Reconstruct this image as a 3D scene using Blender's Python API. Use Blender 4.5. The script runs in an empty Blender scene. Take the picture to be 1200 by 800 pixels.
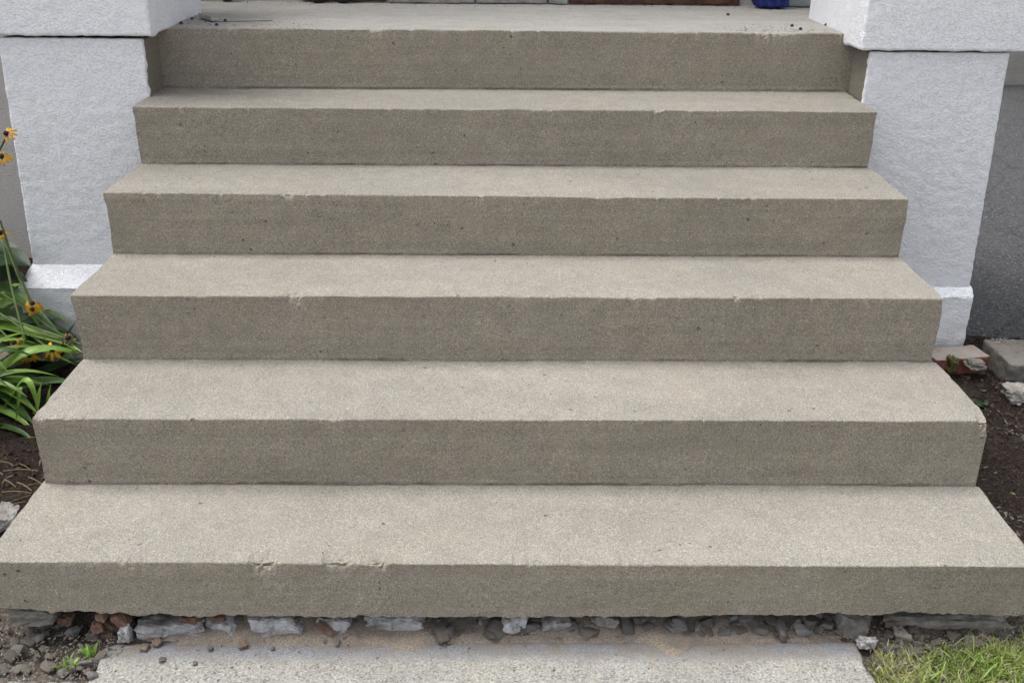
import bpy, bmesh, math, random
import numpy as np
from mathutils import Vector, Matrix

random.seed(7)
RNG = np.random.default_rng(11)
scene = bpy.context.scene
COL = scene.collection

# ------------------------------------------------------------------ camera
PIT, YAW, ROLL = 0.42414, -0.02025, 0.01145
CAM = np.array([-0.0446, -1.7623, 1.4952])
FPX = 1180.0
_cy, _sy, _cp, _sp, _cr, _sr = (math.cos(YAW), math.sin(YAW), math.cos(PIT), math.sin(PIT), math.cos(ROLL), math.sin(ROLL))
EX = np.array([_cy, _sy, 0.0])
EU = np.array([-_sy * _sp, _cy * _sp, _cp])
EF = np.array([-_sy * _cp, _cy * _cp, -_sp])
RIGHT = _cr * EX + _sr * EU
UP = -_sr * EX + _cr * EU
cam_data = bpy.data.cameras.new('camera')
cam_data.sensor_width = 36.0
cam_data.lens = 36.0 * FPX / 1200.0
cam_data.clip_start = 0.02
cam_data.clip_end = 500.0
cam = bpy.data.objects.new('camera', cam_data)
COL.objects.link(cam)
cam.matrix_world = Matrix(((RIGHT[0], UP[0], -EF[0], CAM[0]),
                           (RIGHT[1], UP[1], -EF[1], CAM[1]),
                           (RIGHT[2], UP[2], -EF[2], CAM[2]),
                           (0, 0, 0, 1)))
scene.camera = cam

def ray(u, v):
    return EF + RIGHT * ((u - 600) / FPX) + UP * (-(v - 400) / FPX)
def onY(u, v, y):
    d = ray(u, v)
    return CAM + d * ((y - CAM[1]) / d[1])
def onZ(u, v, z):
    d = ray(u, v)
    return CAM + d * ((z - CAM[2]) / d[2])

# ------------------------------------------------------------------ light
SUN_EL, SUN_AZ = 69.0, 286.0            # azimuth clockwise from +Y: high hazy sun, left of and behind the house
world = bpy.data.worlds.new('World')
scene.world = world
world.use_nodes = True
wn, wl = world.node_tree.nodes, world.node_tree.links
wn.clear()
sky = wn.new('ShaderNodeTexSky')
sky.sky_type = 'NISHITA'
sky.sun_disc = False
sky.sun_elevation = math.radians(SUN_EL)
sky.sun_rotation = math.radians(SUN_AZ)
sky.dust_density = 4.0
sky.air_density = 1.0
sky.ozone_density = 1.0
hsv = wn.new('ShaderNodeHueSaturation')
hsv.inputs['Saturation'].default_value = 0.22
bg = wn.new('ShaderNodeBackground')
bg.inputs['Strength'].default_value = 0.15
wo = wn.new('ShaderNodeOutputWorld')
wl.new(sky.outputs[0], hsv.inputs['Color'])
wl.new(hsv.outputs[0], bg.inputs['Color'])
wl.new(bg.outputs[0], wo.inputs['Surface'])
sd = bpy.data.lights.new('sun', 'SUN')
sd.energy = 1.32
sd.angle = math.radians(30)
sd.color = (1.0, 0.965, 0.92)
so = bpy.data.objects.new('sun', sd)
COL.objects.link(so)
_a, _e = math.radians(SUN_AZ), math.radians(SUN_EL)
sdir = Vector((math.sin(_a) * math.cos(_e), math.cos(_a) * math.cos(_e), math.sin(_e)))
so.rotation_euler = sdir.to_track_quat('Z', 'Y').to_euler()
so.location = (-3, -4, 8)
scene.view_settings.view_transform = 'Standard'
scene.view_settings.look = 'None'
scene.view_settings.exposure = 0.98
scene.view_settings.gamma = 1.0
scene.view_settings.use_curve_mapping = False

# ------------------------------------------------------------------ helpers
def _h(ix, iy, iz, s):
    n = (ix * 374761393 + iy * 668265263 + iz * 1274126177 + s * 974711) & 0xFFFFFFFF
    n = ((n ^ (n >> 13)) * 1274126177) & 0xFFFFFFFF
    n = ((n ^ (n >> 16)) * 2246822519) & 0xFFFFFFFF
    return ((n ^ (n >> 15)) & 0xFFFF) / 32767.5 - 1.0
def vnoise(P, f=1.0, s=0):
    """value noise in -1..1 at points P (...,3)"""
    Q = np.asarray(P, float) * f + 1000.0 + s * 17.31
    I = np.floor(Q).astype(np.int64)
    F = Q - I
    F = F * F * (3 - 2 * F)
    r = 0
    for dx in (0, 1):
        wx = F[..., 0] if dx else 1 - F[..., 0]
        for dy in (0, 1):
            wy = F[..., 1] if dy else 1 - F[..., 1]
            for dz in (0, 1):
                wz = F[..., 2] if dz else 1 - F[..., 2]
                r = r + wx * wy * wz * _h(I[..., 0] + dx, I[..., 1] + dy, I[..., 2] + dz, s)
    return r
def n1(x, f, s=0):
    x = np.asarray(x, float)
    return vnoise(np.stack([x, np.zeros_like(x), np.zeros_like(x)], -1), f, s)
def fbm(P, f, s=0, o=3):
    return sum(vnoise(P, f * 2.03 ** i, s + i) * .5 ** i for i in range(o))

def mesh_obj(name, V, F, mat, parent=None, smooth=False):
    me = bpy.data.meshes.new(name)
    me.from_pydata([tuple(map(float, v)) for v in V], [], [tuple(map(int, f)) for f in F])
    me.update()
    if smooth:
        me.polygons.foreach_set('use_smooth', [True] * len(me.polygons))
    if mat is not None:
        me.materials.append(mat)
    o = bpy.data.objects.new(name, me)
    COL.objects.link(o)
    if parent is not None:
        o.parent = parent
    return o
def empty(name, loc=(0, 0, 0)):
    o = bpy.data.objects.new(name, None)
    COL.objects.link(o)
    o.location = tuple(map(float, loc))
    o.empty_display_size = .1
    return o
def adopt(ch, parent):
    """child built in world coordinates under a parent that stands elsewhere"""
    ch.parent = parent
    ch.matrix_parent_inverse = Matrix.Translation(parent.location).inverted()
    return ch
def tag(o, label, cat, group=None):
    o['label'] = label
    o['category'] = cat
    if group:
        o['group'] = group
    return o
def kind(o, k, label=None):
    o['kind'] = k
    if label:
        o['label'] = label
    return o
def grid_faces(n, m, off=0, flip=False):
    i, j = np.meshgrid(np.arange(n - 1), np.arange(m - 1), indexing='ij')
    a = (i * m + j).ravel() + off
    q = np.stack([a, a + m, a + m + 1, a + 1], 1)
    return q[:, ::-1] if flip else q
def copy_obj(o, name=None, loc=None, rot=None, sc=None):
    c = o.copy()
    COL.objects.link(c)
    if loc is not None: c.location = tuple(map(float, loc))
    if rot is not None: c.rotation_euler = tuple(map(float, rot))
    if sc is not None: c.scale = tuple(map(float, sc))
    return c

# ------------------------------------------------------------------ materials
class N:
    def __init__(s, name):
        s.m = bpy.data.materials.new(name)
        s.m.use_nodes = True
        s.t = s.m.node_tree
        s.t.nodes.clear()
        s.out = s.t.nodes.new('ShaderNodeOutputMaterial')
        s.b = s.t.nodes.new('ShaderNodeBsdfPrincipled')
        s.t.links.new(s.b.outputs[0], s.out.inputs['Surface'])
        s.geo = s.t.nodes.new('ShaderNodeNewGeometry')
        s.tc = s.t.nodes.new('ShaderNodeTexCoord')
        s.pos = s.tc.outputs['Object']
    def nd(s, t, **k):
        n = s.t.nodes.new(t)
        for a, v in k.items(): setattr(n, a, v)
        return n
    def set(s, sock, v):
        if hasattr(v, 'is_linked') or isinstance(v, bpy.types.NodeSocket): s.t.links.new(v, sock)
        else: sock.default_value = v
    def noise(s, scale, detail=3, rough=.6, dist=0, vec=None):
        n = s.nd('ShaderNodeTexNoise')
        s.t.links.new(vec or s.pos, n.inputs['Vector'])
        n.inputs['Scale'].default_value = scale
        n.inputs['Detail'].default_value = detail
        n.inputs['Roughness'].default_value = rough
        n.inputs['Distortion'].default_value = dist
        return n.outputs['Fac']
    def voro(s, scale, vec=None, out='Color', feature='F1'):
        n = s.nd('ShaderNodeTexVoronoi', feature=feature)
        s.t.links.new(vec or s.pos, n.inputs['Vector'])
        n.inputs['Scale'].default_value = scale
        return n.outputs[out]
    def mapv(s, sc):
        n = s.nd('ShaderNodeMapping')
        s.t.links.new(s.pos, n.inputs['Vector'])
        n.inputs['Scale'].default_value = sc
        return n.outputs[0]
    def ramp(s, fac, stops):
        n = s.nd('ShaderNodeValToRGB')
        e = n.color_ramp.elements
        while len(e) < len(stops): e.new(.5)
        for el, (p, c) in zip(e, stops):
            el.position = p
            el.color = (c, c, c, 1) if not hasattr(c, '__len__') else (*c, 1)
        s.t.links.new(fac, n.inputs['Fac'])
        return n.outputs['Color']
    def mix(s, fac, a, b, blend='MIX'):
        n = s.nd('ShaderNodeMix', data_type='RGBA', blend_type=blend)
        s.set(n.inputs[0], fac)
        for so_, v in ((n.inputs[6], a), (n.inputs[7], b)):
            s.set(so_, (*v, 1) if isinstance(v, tuple) and len(v) == 3 else v)
        return n.outputs[2]
    def math(s, op, a, b=0.0):
        n = s.nd('ShaderNodeMath', operation=op)
        s.set(n.inputs[0], a); s.set(n.inputs[1], b)
        return n.outputs[0]
    def sep(s, v):
        n = s.nd('ShaderNodeSeparateXYZ')
        s.t.links.new(v, n.inputs[0])
        return n.outputs
    def bump(s, h, strength, dist, prev=None):
        n = s.nd('ShaderNodeBump')
        s.t.links.new(h, n.inputs['Height'])
        n.inputs['Strength'].default_value = strength
        n.inputs['Distance'].default_value = dist
        if prev is not None: s.t.links.new(prev, n.inputs['Normal'])
        return n.outputs[0]
    def done(s, col=None, rough=.9, normal=None, spec=.25):
        if col is not None: s.set(s.b.inputs['Base Color'], (*col, 1) if isinstance(col, tuple) and len(col) == 3 else col)
        s.set(s.b.inputs['Roughness'], rough)
        s.b.inputs['Specular IOR Level'].default_value = spec
        if normal is not None: s.t.links.new(normal, s.b.inputs['Normal'])
        return s.m

def concrete(name, base, grain=.5, tint=(.33, .30, .21), pits=True):
    m = N(name)
    g1 = m.ramp(m.noise(400, 2, .7), [(.30, 1 - .62 * grain), (.5, 1.0), (.70, 1 + .62 * grain)])
    v = m.sep(m.voro(400))[0]
    g2 = m.ramp(v, [(0, 1 - .65 * grain), (.16, .94), (.84, 1.04), (1, 1 + .8 * grain)])
    big = m.ramp(m.noise(2.3, 5, .6), [(.28, .92), (.5, 1.0), (.72, 1.06)])
    mid = m.ramp(m.noise(17, 3, .6), [(.28, .92), (.72, 1.07)])
    streak = m.ramp(m.noise(1, 3, .6, 0, m.mapv((1.6, 5, 60))), [(.3, .93), (.7, 1.06)])
    c = m.mix(m.ramp(m.noise(4.5, 3, .6), [(.42, 0.0), (.75, .40)]), base, tint)
    if pits:
        up = m.ramp(m.sep(m.geo.outputs['Normal'])[2], [(.6, 0.0), (.95, 1.0)])
        c = m.mix(m.math('MULTIPLY', up, m.ramp(m.noise(3.1, 4, .65), [(.3, .55), (.6, 1.0)])), c, (.248, .233, .206))
    for t in (g1, g2, big, mid, streak): c = m.mix(1.0, c, t, 'MULTIPLY')
    c = m.mix(.16 * grain, c, m.mix(1.0, c, m.mix(.6, (1.0, 1.0, 1.0), m.voro(240)), 'MULTIPLY'))
    h = m.noise(300, 3, .7)
    nrm = m.bump(h, .6, .002)
    if pits:
        pd = m.ramp(m.voro(19, out='Distance'), [(0.05, 0.0), (.09, 1.0)])
        pm = m.ramp(m.noise(7, 2), [(.52, 0.0), (.60, 1.0)])
        pit = m.math('SUBTRACT', 1.0, m.math('MULTIPLY', m.math('SUBTRACT', 1.0, pd), pm))
        p2 = m.ramp(m.voro(37, out='Distance'), [(0.06, 0.0), (.10, 1.0)])
        q2 = m.ramp(m.noise(9, 2, .5, 0, m.mapv((1, 1, .7))), [(.56, 0.0), (.64, 1.0)])
        pit = m.math('MULTIPLY', pit, m.math('SUBTRACT', 1.0, m.math('MULTIPLY', m.math('SUBTRACT', 1.0, p2), q2)))
        nrm = m.bump(pit, .9, .006, nrm)
        c = m.mix(1.0, c, m.ramp(pit, [(0.0, .62), (1.0, 1.0)]), 'MULTIPLY')
    return m.done(c, .95, nrm, .15)

M = {}
M['concrete'] = concrete('sandy_concrete', (.268, .241, .200), .56, (.250, .219, .164))
M['landing'] = concrete('landing_concrete', (.315, .305, .285), .34, (.27, .255, .22), False)
M['sideconc'] = concrete('weathered_concrete', (.20, .18, .15), .4, (.16, .14, .10), False)

def stucco(name, base):
    m = N(name)
    a = m.noise(125, 3, .58, .8, m.mapv((1, 1, 1.2)))
    b = m.noise(230, 2, .6)
    r = m.ramp(a, [(.34, 0.0), (.50, .8), (.70, 1.0)])
    col = m.mix(m.ramp(m.noise(3, 4), [(.45, 0.0), (.8, .25)]), base, tuple(x * .86 for x in base))
    z = m.sep(m.pos)[2]
    splash = m.math('MULTIPLY', m.ramp(z, [(.0, .75), (.17, .0)]), m.ramp(m.noise(22, 4, .7), [(.35, 0.0), (.65, 1.0)]))
    col = m.mix(splash, col, (.33, .29, .24))
    runs = m.math('MULTIPLY', m.ramp(m.noise(1, 3, .6, 0, m.mapv((26, 26, 1.6))), [(.55, 0.0), (.75, .22)]), m.ramp(m.noise(4, 2), [(.4, 0.0), (.6, 1.0)]))
    col = m.mix(runs, col, (.47, .46, .44))
    col = m.mix(m.ramp(m.noise(34, 4, .7), [(.66, 0.0), (.78, .30)]), col, (.50, .46, .41))
    n = m.bump(r, .74, .0025)
    n = m.bump(m.noise(14, 3, .55), .22, .006, n)
    n = m.bump(b, .25, .0014, n)
    return m.done(col, .62, n, .3)
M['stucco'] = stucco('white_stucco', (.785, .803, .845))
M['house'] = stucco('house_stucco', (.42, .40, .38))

def soil_mat():
    m = N('garden_soil')
    x, y, z = m.sep(m.pos)
    a = m.noise(26, 4, .7); b = m.noise(160, 3, .7)
    dark = m.ramp(b, [(.3, (.007, .005, .004)), (.55, (.022, .016, .013)), (.80, (.075, .058, .048))])
    brown = m.ramp(b, [(.3, (.05, .042, .034)), (.55, (.13, .11, .09)), (.8, (.24, .215, .185))])
    front = m.ramp(y, [(0.0, 1.0), (.25, 0.0)])
    f = m.math('MULTIPLY', front, m.ramp(a, [(.30, .35), (.56, 1.0)]))
    c = m.mix(f, dark, brown)
    c = m.mix(m.ramp(m.noise(9, 3), [(.56, 0.0), (.68, .5)]), c, (.062, .052, .043))
    n = m.bump(b, .8, .006)
    n = m.bump(a, .6, .012, n)
    return m.done(c, .97, n, .1)
M['soil'] = soil_mat()

def far_ground():
    m = N('far_ground')
    c = m.ramp(m.noise(14, 5, .7), [(.3, (.17, .155, .13)), (.6, (.24, .22, .19)), (.8, (.31, .29, .25))])
    return m.done(c, 1, m.bump(m.noise(60, 3), .6, .02), .1)
M['far'] = far_ground()

def asphalt():
    m = N('asphalt')
    v = m.sep(m.voro(170))[0]
    c = m.ramp(v, [(0, (.02, .0205, .022)), (.55, (.046, .047, .050)), (.93, (.08, .08, .08)), (1, (.2, .19, .18))])
    c = m.mix(m.ramp(m.noise(5, 4, .65), [(.35, 0.0), (.72, .6)]), c, (.066, .067, .070))
    cr = m.ramp(m.voro(1.7, m.mapv((1, 1, .2)), 'Distance', 'DISTANCE_TO_EDGE'), [(0.0, 1.0), (.012, 0.0)])
    c = m.mix(m.math('MULTIPLY', cr, .55), c, (.02, .02, .02))
    return m.done(c, .92, m.bump(m.noise(150, 3, .7), .7, .006), .25)
M['asphalt'] = asphalt()

def slab_mat():
    m = N('exposed_aggregate')
    x, y, z = m.sep(m.pos)
    v = m.voro(270); vv = m.sep(v)
    agg = m.ramp(vv[0], [(0, (.13, .127, .12)), (.15, (.225, .22, .205)), (.6, (.285, .28, .262)), (.92, (.345, .335, .31)), (1, (.28, .25, .18))])
    agg = m.mix(m.ramp(m.noise(7, 3), [(.45, 0.0), (.75, .4)]), agg, (.30, .285, .24))
    agg = m.mix(1.0, agg, m.ramp(m.noise(190, 2, .7), [(.3, .68), (.7, 1.22)]), 'MULTIPLY')
    sm = m.ramp(m.noise(230, 2, .7), [(.3, (.13, .135, .145)), (.5, (.20, .205, .215)), (.75, (.30, .30, .305))])  # smooth back margin; its grey-blue tone partly paints in the step's shade
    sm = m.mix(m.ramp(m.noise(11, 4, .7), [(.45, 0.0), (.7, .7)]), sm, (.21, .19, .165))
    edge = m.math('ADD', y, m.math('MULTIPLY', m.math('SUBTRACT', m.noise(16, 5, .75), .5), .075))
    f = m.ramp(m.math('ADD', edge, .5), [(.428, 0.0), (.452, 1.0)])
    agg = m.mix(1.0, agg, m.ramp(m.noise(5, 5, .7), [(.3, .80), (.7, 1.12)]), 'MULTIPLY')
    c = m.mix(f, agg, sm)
    near = m.ramp(m.math('ADD', y, .5), [(.40, 0.0), (.505, 1.0)])
    dirt = m.math('MULTIPLY', near, m.ramp(m.noise(13, 5, .72), [(.46, 0.0), (.60, .85)]))
    c = m.mix(dirt, c, (.19, .158, .128))
    n = m.bump(m.voro(270, out='Distance'), .4, .002)
    n = m.bump(m.noise(200, 3), .5, .003, n)
    return m.done(c, .93, n, .2)
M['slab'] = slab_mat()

def stone(name, stops, sc=30):
    m = N(name)
    a = m.noise(sc, 5, .68, .6)
    c = m.ramp(a, stops)
    oi = m.nd('ShaderNodeObjectInfo')
    r = m.ramp(oi.outputs['Random'], [(0, .62), (1, 1.28)])
    c = m.mix(1.0, c, r, 'MULTIPLY')
    up = m.sep(m.geo.outputs['Normal'])[2]
    dust = m.math('MULTIPLY', m.ramp(up, [(.1, .15), (.9, .85)]), m.ramp(m.noise(38, 4, .7), [(.38, 0.0), (.62, 1.0)]))
    c = m.mix(m.math('MULTIPLY', dust, .9), c, (.19, .16, .13))
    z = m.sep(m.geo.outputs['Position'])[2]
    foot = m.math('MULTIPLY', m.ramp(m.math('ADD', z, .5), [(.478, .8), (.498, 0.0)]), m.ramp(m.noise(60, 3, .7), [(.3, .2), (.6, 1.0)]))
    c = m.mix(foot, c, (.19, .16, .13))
    n = m.bump(m.noise(70, 4, .7), .8, .006)
    n = m.bump(m.noise(240, 3, .7), .5, .002, n)
    return m.done(c, .92, n, .2)
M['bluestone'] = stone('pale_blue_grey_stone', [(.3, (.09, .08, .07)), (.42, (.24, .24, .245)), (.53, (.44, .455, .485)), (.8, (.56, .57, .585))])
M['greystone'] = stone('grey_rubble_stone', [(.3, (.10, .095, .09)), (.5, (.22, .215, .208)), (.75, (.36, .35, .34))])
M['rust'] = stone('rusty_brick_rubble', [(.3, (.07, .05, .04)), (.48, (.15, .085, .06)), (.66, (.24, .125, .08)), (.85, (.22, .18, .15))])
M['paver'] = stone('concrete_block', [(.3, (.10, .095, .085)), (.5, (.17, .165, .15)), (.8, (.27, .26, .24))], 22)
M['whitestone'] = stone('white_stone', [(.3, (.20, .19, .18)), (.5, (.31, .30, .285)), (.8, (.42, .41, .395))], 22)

def brickm():
    m = N('red_brick')
    up = m.sep(m.geo.outputs['Normal'])[2]
    c = m.ramp(m.noise(45, 4, .7), [(.3, (.12, .045, .036)), (.55, (.19, .07, .052)), (.8, (.26, .14, .11))])
    f = m.math('MULTIPLY', m.ramp(up, [(.5, 0.0), (.8, 1.0)]), m.ramp(m.noise(16, 4, .7), [(.25, .6), (.5, 1.0)]))
    c = m.mix(f, c, (.28, .25, .225))
    return m.done(c, .9, m.bump(m.noise(120, 3), .6, .004), .2)
M['brick'] = brickm()

def sandm():
    m = N('sand')
    c = m.ramp(m.noise(300, 2, .7), [(.3, (.14, .115, .09)), (.5, (.235, .195, .16)), (.72, (.34, .30, .255))])
    c = m.mix(m.ramp(m.noise(14, 3), [(.45, 0.0), (.7, .6)]), c, (.155, .138, .12))
    return m.done(c, .97, m.bump(m.noise(240, 3, .7), .7, .004), .1)
M['sand'] = sandm()

def leafm(name, c1, c2, c3):
    m = N(name)
    oi = m.nd('ShaderNodeObjectInfo')
    c = m.ramp(m.noise(24, 3), [(.3, c1), (.55, c2), (.8, c3)])
    c = m.mix(1.0, c, m.ramp(oi.outputs['Random'], [(0, .7), (1, 1.3)]), 'MULTIPLY')
    mm = m.done(c, .42, m.bump(m.noise(90, 2, .5, 0, m.mapv((1, .15, 1))), .25, .002), .4)
    tr = m.nd('ShaderNodeBsdfTranslucent')
    m.t.links.new(c, tr.inputs[0])
    mx = m.nd('ShaderNodeMixShader')
    mx.inputs[0].default_value = .28
    m.t.links.new(m.b.outputs[0], mx.inputs[1]); m.t.links.new(tr.outputs[0], mx.inputs[2])
    m.t.links.new(mx.outputs[0], m.out.inputs['Surface'])
    return mm
M['strap'] = leafm('strap_leaf', (.09, .17, .025), (.155, .27, .045), (.24, .34, .08))
M['strapdark'] = leafm('dark_strap_leaf', (.025, .06, .014), (.05, .105, .024), (.09, .14, .04))
M['broad'] = leafm('dark_broad_leaf', (.012, .032, .012), (.022, .055, .020), (.05, .085, .03))
M['stem'] = leafm('green_stem', (.09, .14, .04), (.13, .19, .06), (.20, .22, .09))
M["petal"] = leafm("yellow_petal", (.45, .20, .008), (.62, .34, .015), (.66, .42, .03))
M['moss'] = leafm('moss_cushion', (.05, .045, .02), (.12, .11, .035), (.19, .16, .06))
def flat(name, c, rough=.7, spec=.3, metal=0, var=.2, sc=40):
    m = N(name)
    a = m.ramp(m.noise(sc, 4, .65), [(.3, tuple(x * (1 - var) for x in c)), (.7, tuple(x * (1 + var) for x in c))])
    m.b.inputs['Metallic'].default_value = metal
    return m.done(a, rough, m.bump(m.noise(sc * 3, 3), .35, .002), spec)
M['seed'] = flat('dark_seed_head', (.035, .018, .008), .9)
M['iron'] = flat('rusty_iron', (.055, .043, .036), .75, .4, .3, .5, 120)
M['metal'] = flat('dull_grey_metal', (.40, .40, .38), .5, .5, .6, .2, 60)
M['oldwood'] = flat('weathered_grey_wood', (.26, .25, .235), .9, .2, 0, .45, 24)
M['redwood'] = flat('dark_red_brown_wood', (.085, .035, .024), .7, .3, 0, .55, 30)
M['black'] = flat('dark_rubber', (.018, .018, .018), .6)
M['blue'] = flat('blue_cloth', (.018, .028, .14), .85, .2, 0, .45, 28)
M['greygreen'] = flat('grey_green_paint', (.30, .34, .33), .6)
M['brownwood'] = flat('brown_brick', (.11, .055, .04), .85, .2, 0, .4, 30)
M['straw'] = flat('dry_straw', (.15, .115, .07), .9, .15, 0, .3, 60)
M['chip'] = flat('pale_mulch_chip', (.13, .115, .10), .95, .1, 0, .8, 90)
M['dkchip'] = flat('dark_mulch_chip', (.045, .033, .027), .95, .1, 0, .6, 60)
def grassm():
    m = N('grass')
    at = m.nd('ShaderNodeAttribute', attribute_name='tone')
    c = m.ramp(at.outputs['Fac'], [(0, (.06, .12, .02)), (.40, (.16, .25, .045)), (.7, (.30, .37, .095)), (.88, (.36, .35, .18)), (1, (.40, .35, .24))])
    mm = m.done(c, .5, None, .3)
    tr = m.nd('ShaderNodeBsdfTranslucent'); m.t.links.new(c, tr.inputs[0])
    mx = m.nd('ShaderNodeMixShader'); mx.inputs[0].default_value = .3
    m.t.links.new(m.b.outputs[0], mx.inputs[1]); m.t.links.new(tr.outputs[0], mx.inputs[2])
    m.t.links.new(mx.outputs[0], m.out.inputs['Surface'])
    return mm
M['grass'] = grassm()

# ------------------------------------------------------------------ ground
def ground_z(x, y):
    x = np.asarray(x, float); y = np.asarray(y, float)
    z = np.full(np.broadcast(x, y).shape, -.036)
    bed = (np.abs(x) > 1.0) * 1.0
    t = np.clip((y + .02) / .55, 0, 1); t = t * t * (3 - 2 * t)
    z = z + bed * t * np.where(x > 0, .036, .034)
    cav = np.clip((y - .045) / .13, 0, 1) * (np.abs(x) < 1.14)
    z = np.where(np.abs(x) < 1.14, np.maximum(z, -.036 + .07 * cav), z)
    z = z - .05 * ((x > 1.62) & (y > 1.60))
    slab = (x > -.93) & (x < .80) & (y < .0)
    return np.where(slab, -.05, z)
gx = np.arange(-3.0, 3.001, .0125); gy = np.arange(-1.3, 2.42, .0125)
GX, GY = np.meshgrid(gx, gy, indexing='ij')
GP = np.stack([GX, GY, np.zeros_like(GX)], -1)
amp = np.where((np.abs(GX) > 1.0) | (GY > .0), 1.0, .6)
GZ = ground_z(GX, GY) + amp * (.016 * vnoise(GP, 6, 3) + .009 * vnoise(GP, 17, 4) + .006 * vnoise(GP, 48, 5))
GZ -= .03 * ((GX > 1.62) & (GY > 1.60))
V = np.stack([GX, GY, GZ], -1).reshape(-1, 3)
o = mesh_obj('garden_soil', V, grid_faces(len(gx), len(gy)), M['soil'], None, True)
kind(o, 'structure', 'dark crumbly garden soil on both sides of the steps')
def gz(x, y):
    i = int(np.clip(round((x + 3) / .0125), 0, len(gx) - 1)); j = int(np.clip(round((y + 1.3) / .0125), 0, len(gy) - 1))
    return float(GZ[i, j])
o = mesh_obj('ground', [(-70, -70, -.16), (70, -70, -.16), (70, 70, -.16), (-70, 70, -.16)], [(0, 1, 2, 3)], M['far'])
kind(o, 'structure')
# driveway
ax = np.concatenate([np.arange(1.60, 2.6, .02), np.arange(2.6, 7.01, .1)]); ay = np.concatenate([np.arange(1.56, 2.6, .02), np.arange(2.6, 7.01, .1)])
AX, AY = np.meshgrid(ax, ay, indexing='ij')
AP = np.stack([AX, AY, 0 * AX], -1)
AZ = .004 + .004 * vnoise(AP, 3, 8) + .0015 * vnoise(AP, 22, 9) - .05 * np.clip((1.585 + .012 * vnoise(AP, 20, 2) - AY) / .02, 0, 1)
o = mesh_obj('driveway', np.stack([AX, AY, AZ], -1).reshape(-1, 3), grid_faces(len(ax), len(ay)), M['asphalt'], None, True)
kind(o, 'structure', 'dark grey cracked asphalt driveway beside the house')

# ------------------------------------------------------------------ rounded rough boxes
def rough_box(x0, x1, y0, y1, z0, z1, sp=.02, r=.006, amp=.003, fr=40, seed=0, warp=None):
    lo = np.array([x0, y0, z0]); hi = np.array([x1, y1, z1])
    r = min(r, .49 * (hi - lo).min())
    Vs, Fs, off = [], [], 0
    for ax_ in range(3):
        u, v = [(1, 2), (2, 0), (0, 1)][ax_]
        def axis(a):
            n = max(2, int(round((hi[a] - lo[a]) / sp)) + 1)
            t = np.linspace(lo[a], hi[a], n)
            e = np.array([lo[a] + r * .35, lo[a] + r, hi[a] - r, hi[a] - r * .35])
            return np.unique(np.round(np.concatenate([t, e]), 6))
        U_, V_ = axis(u), axis(v)
        for sgn in (0, 1):
            P = np.zeros((len(U_), len(V_), 3))
            P[..., u] = U_[:, None]; P[..., v] = V_[None, :]; P[..., ax_] = (lo, hi)[sgn][ax_]
            Vs.append(P.reshape(-1, 3)); Fs.append(grid_faces(len(U_), len(V_), off, flip=(sgn == 0)))
            off += len(U_) * len(V_)
    P = np.concatenate(Vs)
    q = np.clip(P, lo + r, hi - r)
    d = P - q
    L = np.linalg.norm(d, axis=1, keepdims=True); L[L == 0] = 1
    n = d / L
    P = q + n * r
    P = P + n * (amp * (.6 * vnoise(P, fr, seed) + .4 * vnoise(P, fr * 2.6, seed + 1)))[:, None]
    if warp is not None: P = warp(P)
    return P, np.concatenate(Fs)
def box_obj(name, args, mat, parent=None, smooth=True, **k):
    P, F = rough_box(*args, **k)
    return mesh_obj(name, P, F, mat, parent, smooth)

# ------------------------------------------------------------------ staircase
#   Y of riser, front z (left,right), back z (left,right), x left,right
YS = [0.0, .3114, .6342, .9524, 1.2742, 1.5849]
ZF = [(.186, .171), (.359, .357), (.538, .537), (.715, .709), (.886, .887), (1.073, 1.075)]
ZB = [(.183, .177), (.358, .357), (.538, .539), (.713, .715), (.885, .890), (1.074, 1.074)]
XL = [(-1.124, 1.137), (-1.115, 1.128), (-1.118, 1.118), (-1.123, 1.117), (-1.122, 1.111), (-1.135, 1.135)]
CHIPS = {0: [(-.535, .030, .026), (-.36, .05, .020), (-.30, .035, .028), (.62, .02, .004), (.05, .03, .003), (-.9, .03, .004)],
         1: [(1.118, .02, .022), (-1.10, .018, .014), (.10, .02, .005), (-.42, .02, .003)],
         2: [(-.555, .03, .017), (.02, .03, .004), (.32, .02, .005), (.35, .015, .004)],
         3: [(.26, .05, .006), (-.62, .02, .010), (-.3, .03, .003), (.7, .03, .003)],
         4: [(.45, .02, .010), (.10, .04, .005), (-.2, .02, .003)],
         5: [(-.42, .03, .011), (.85, .10, .008), (.02, .04, .003), (-.9, .04, .005)]}
stairs = empty('concrete_staircase', (0, 0, -.03))
tag(stairs, 'wide flight of sandy grey-brown concrete steps rising between two white stucco piers', 'staircase')

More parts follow.
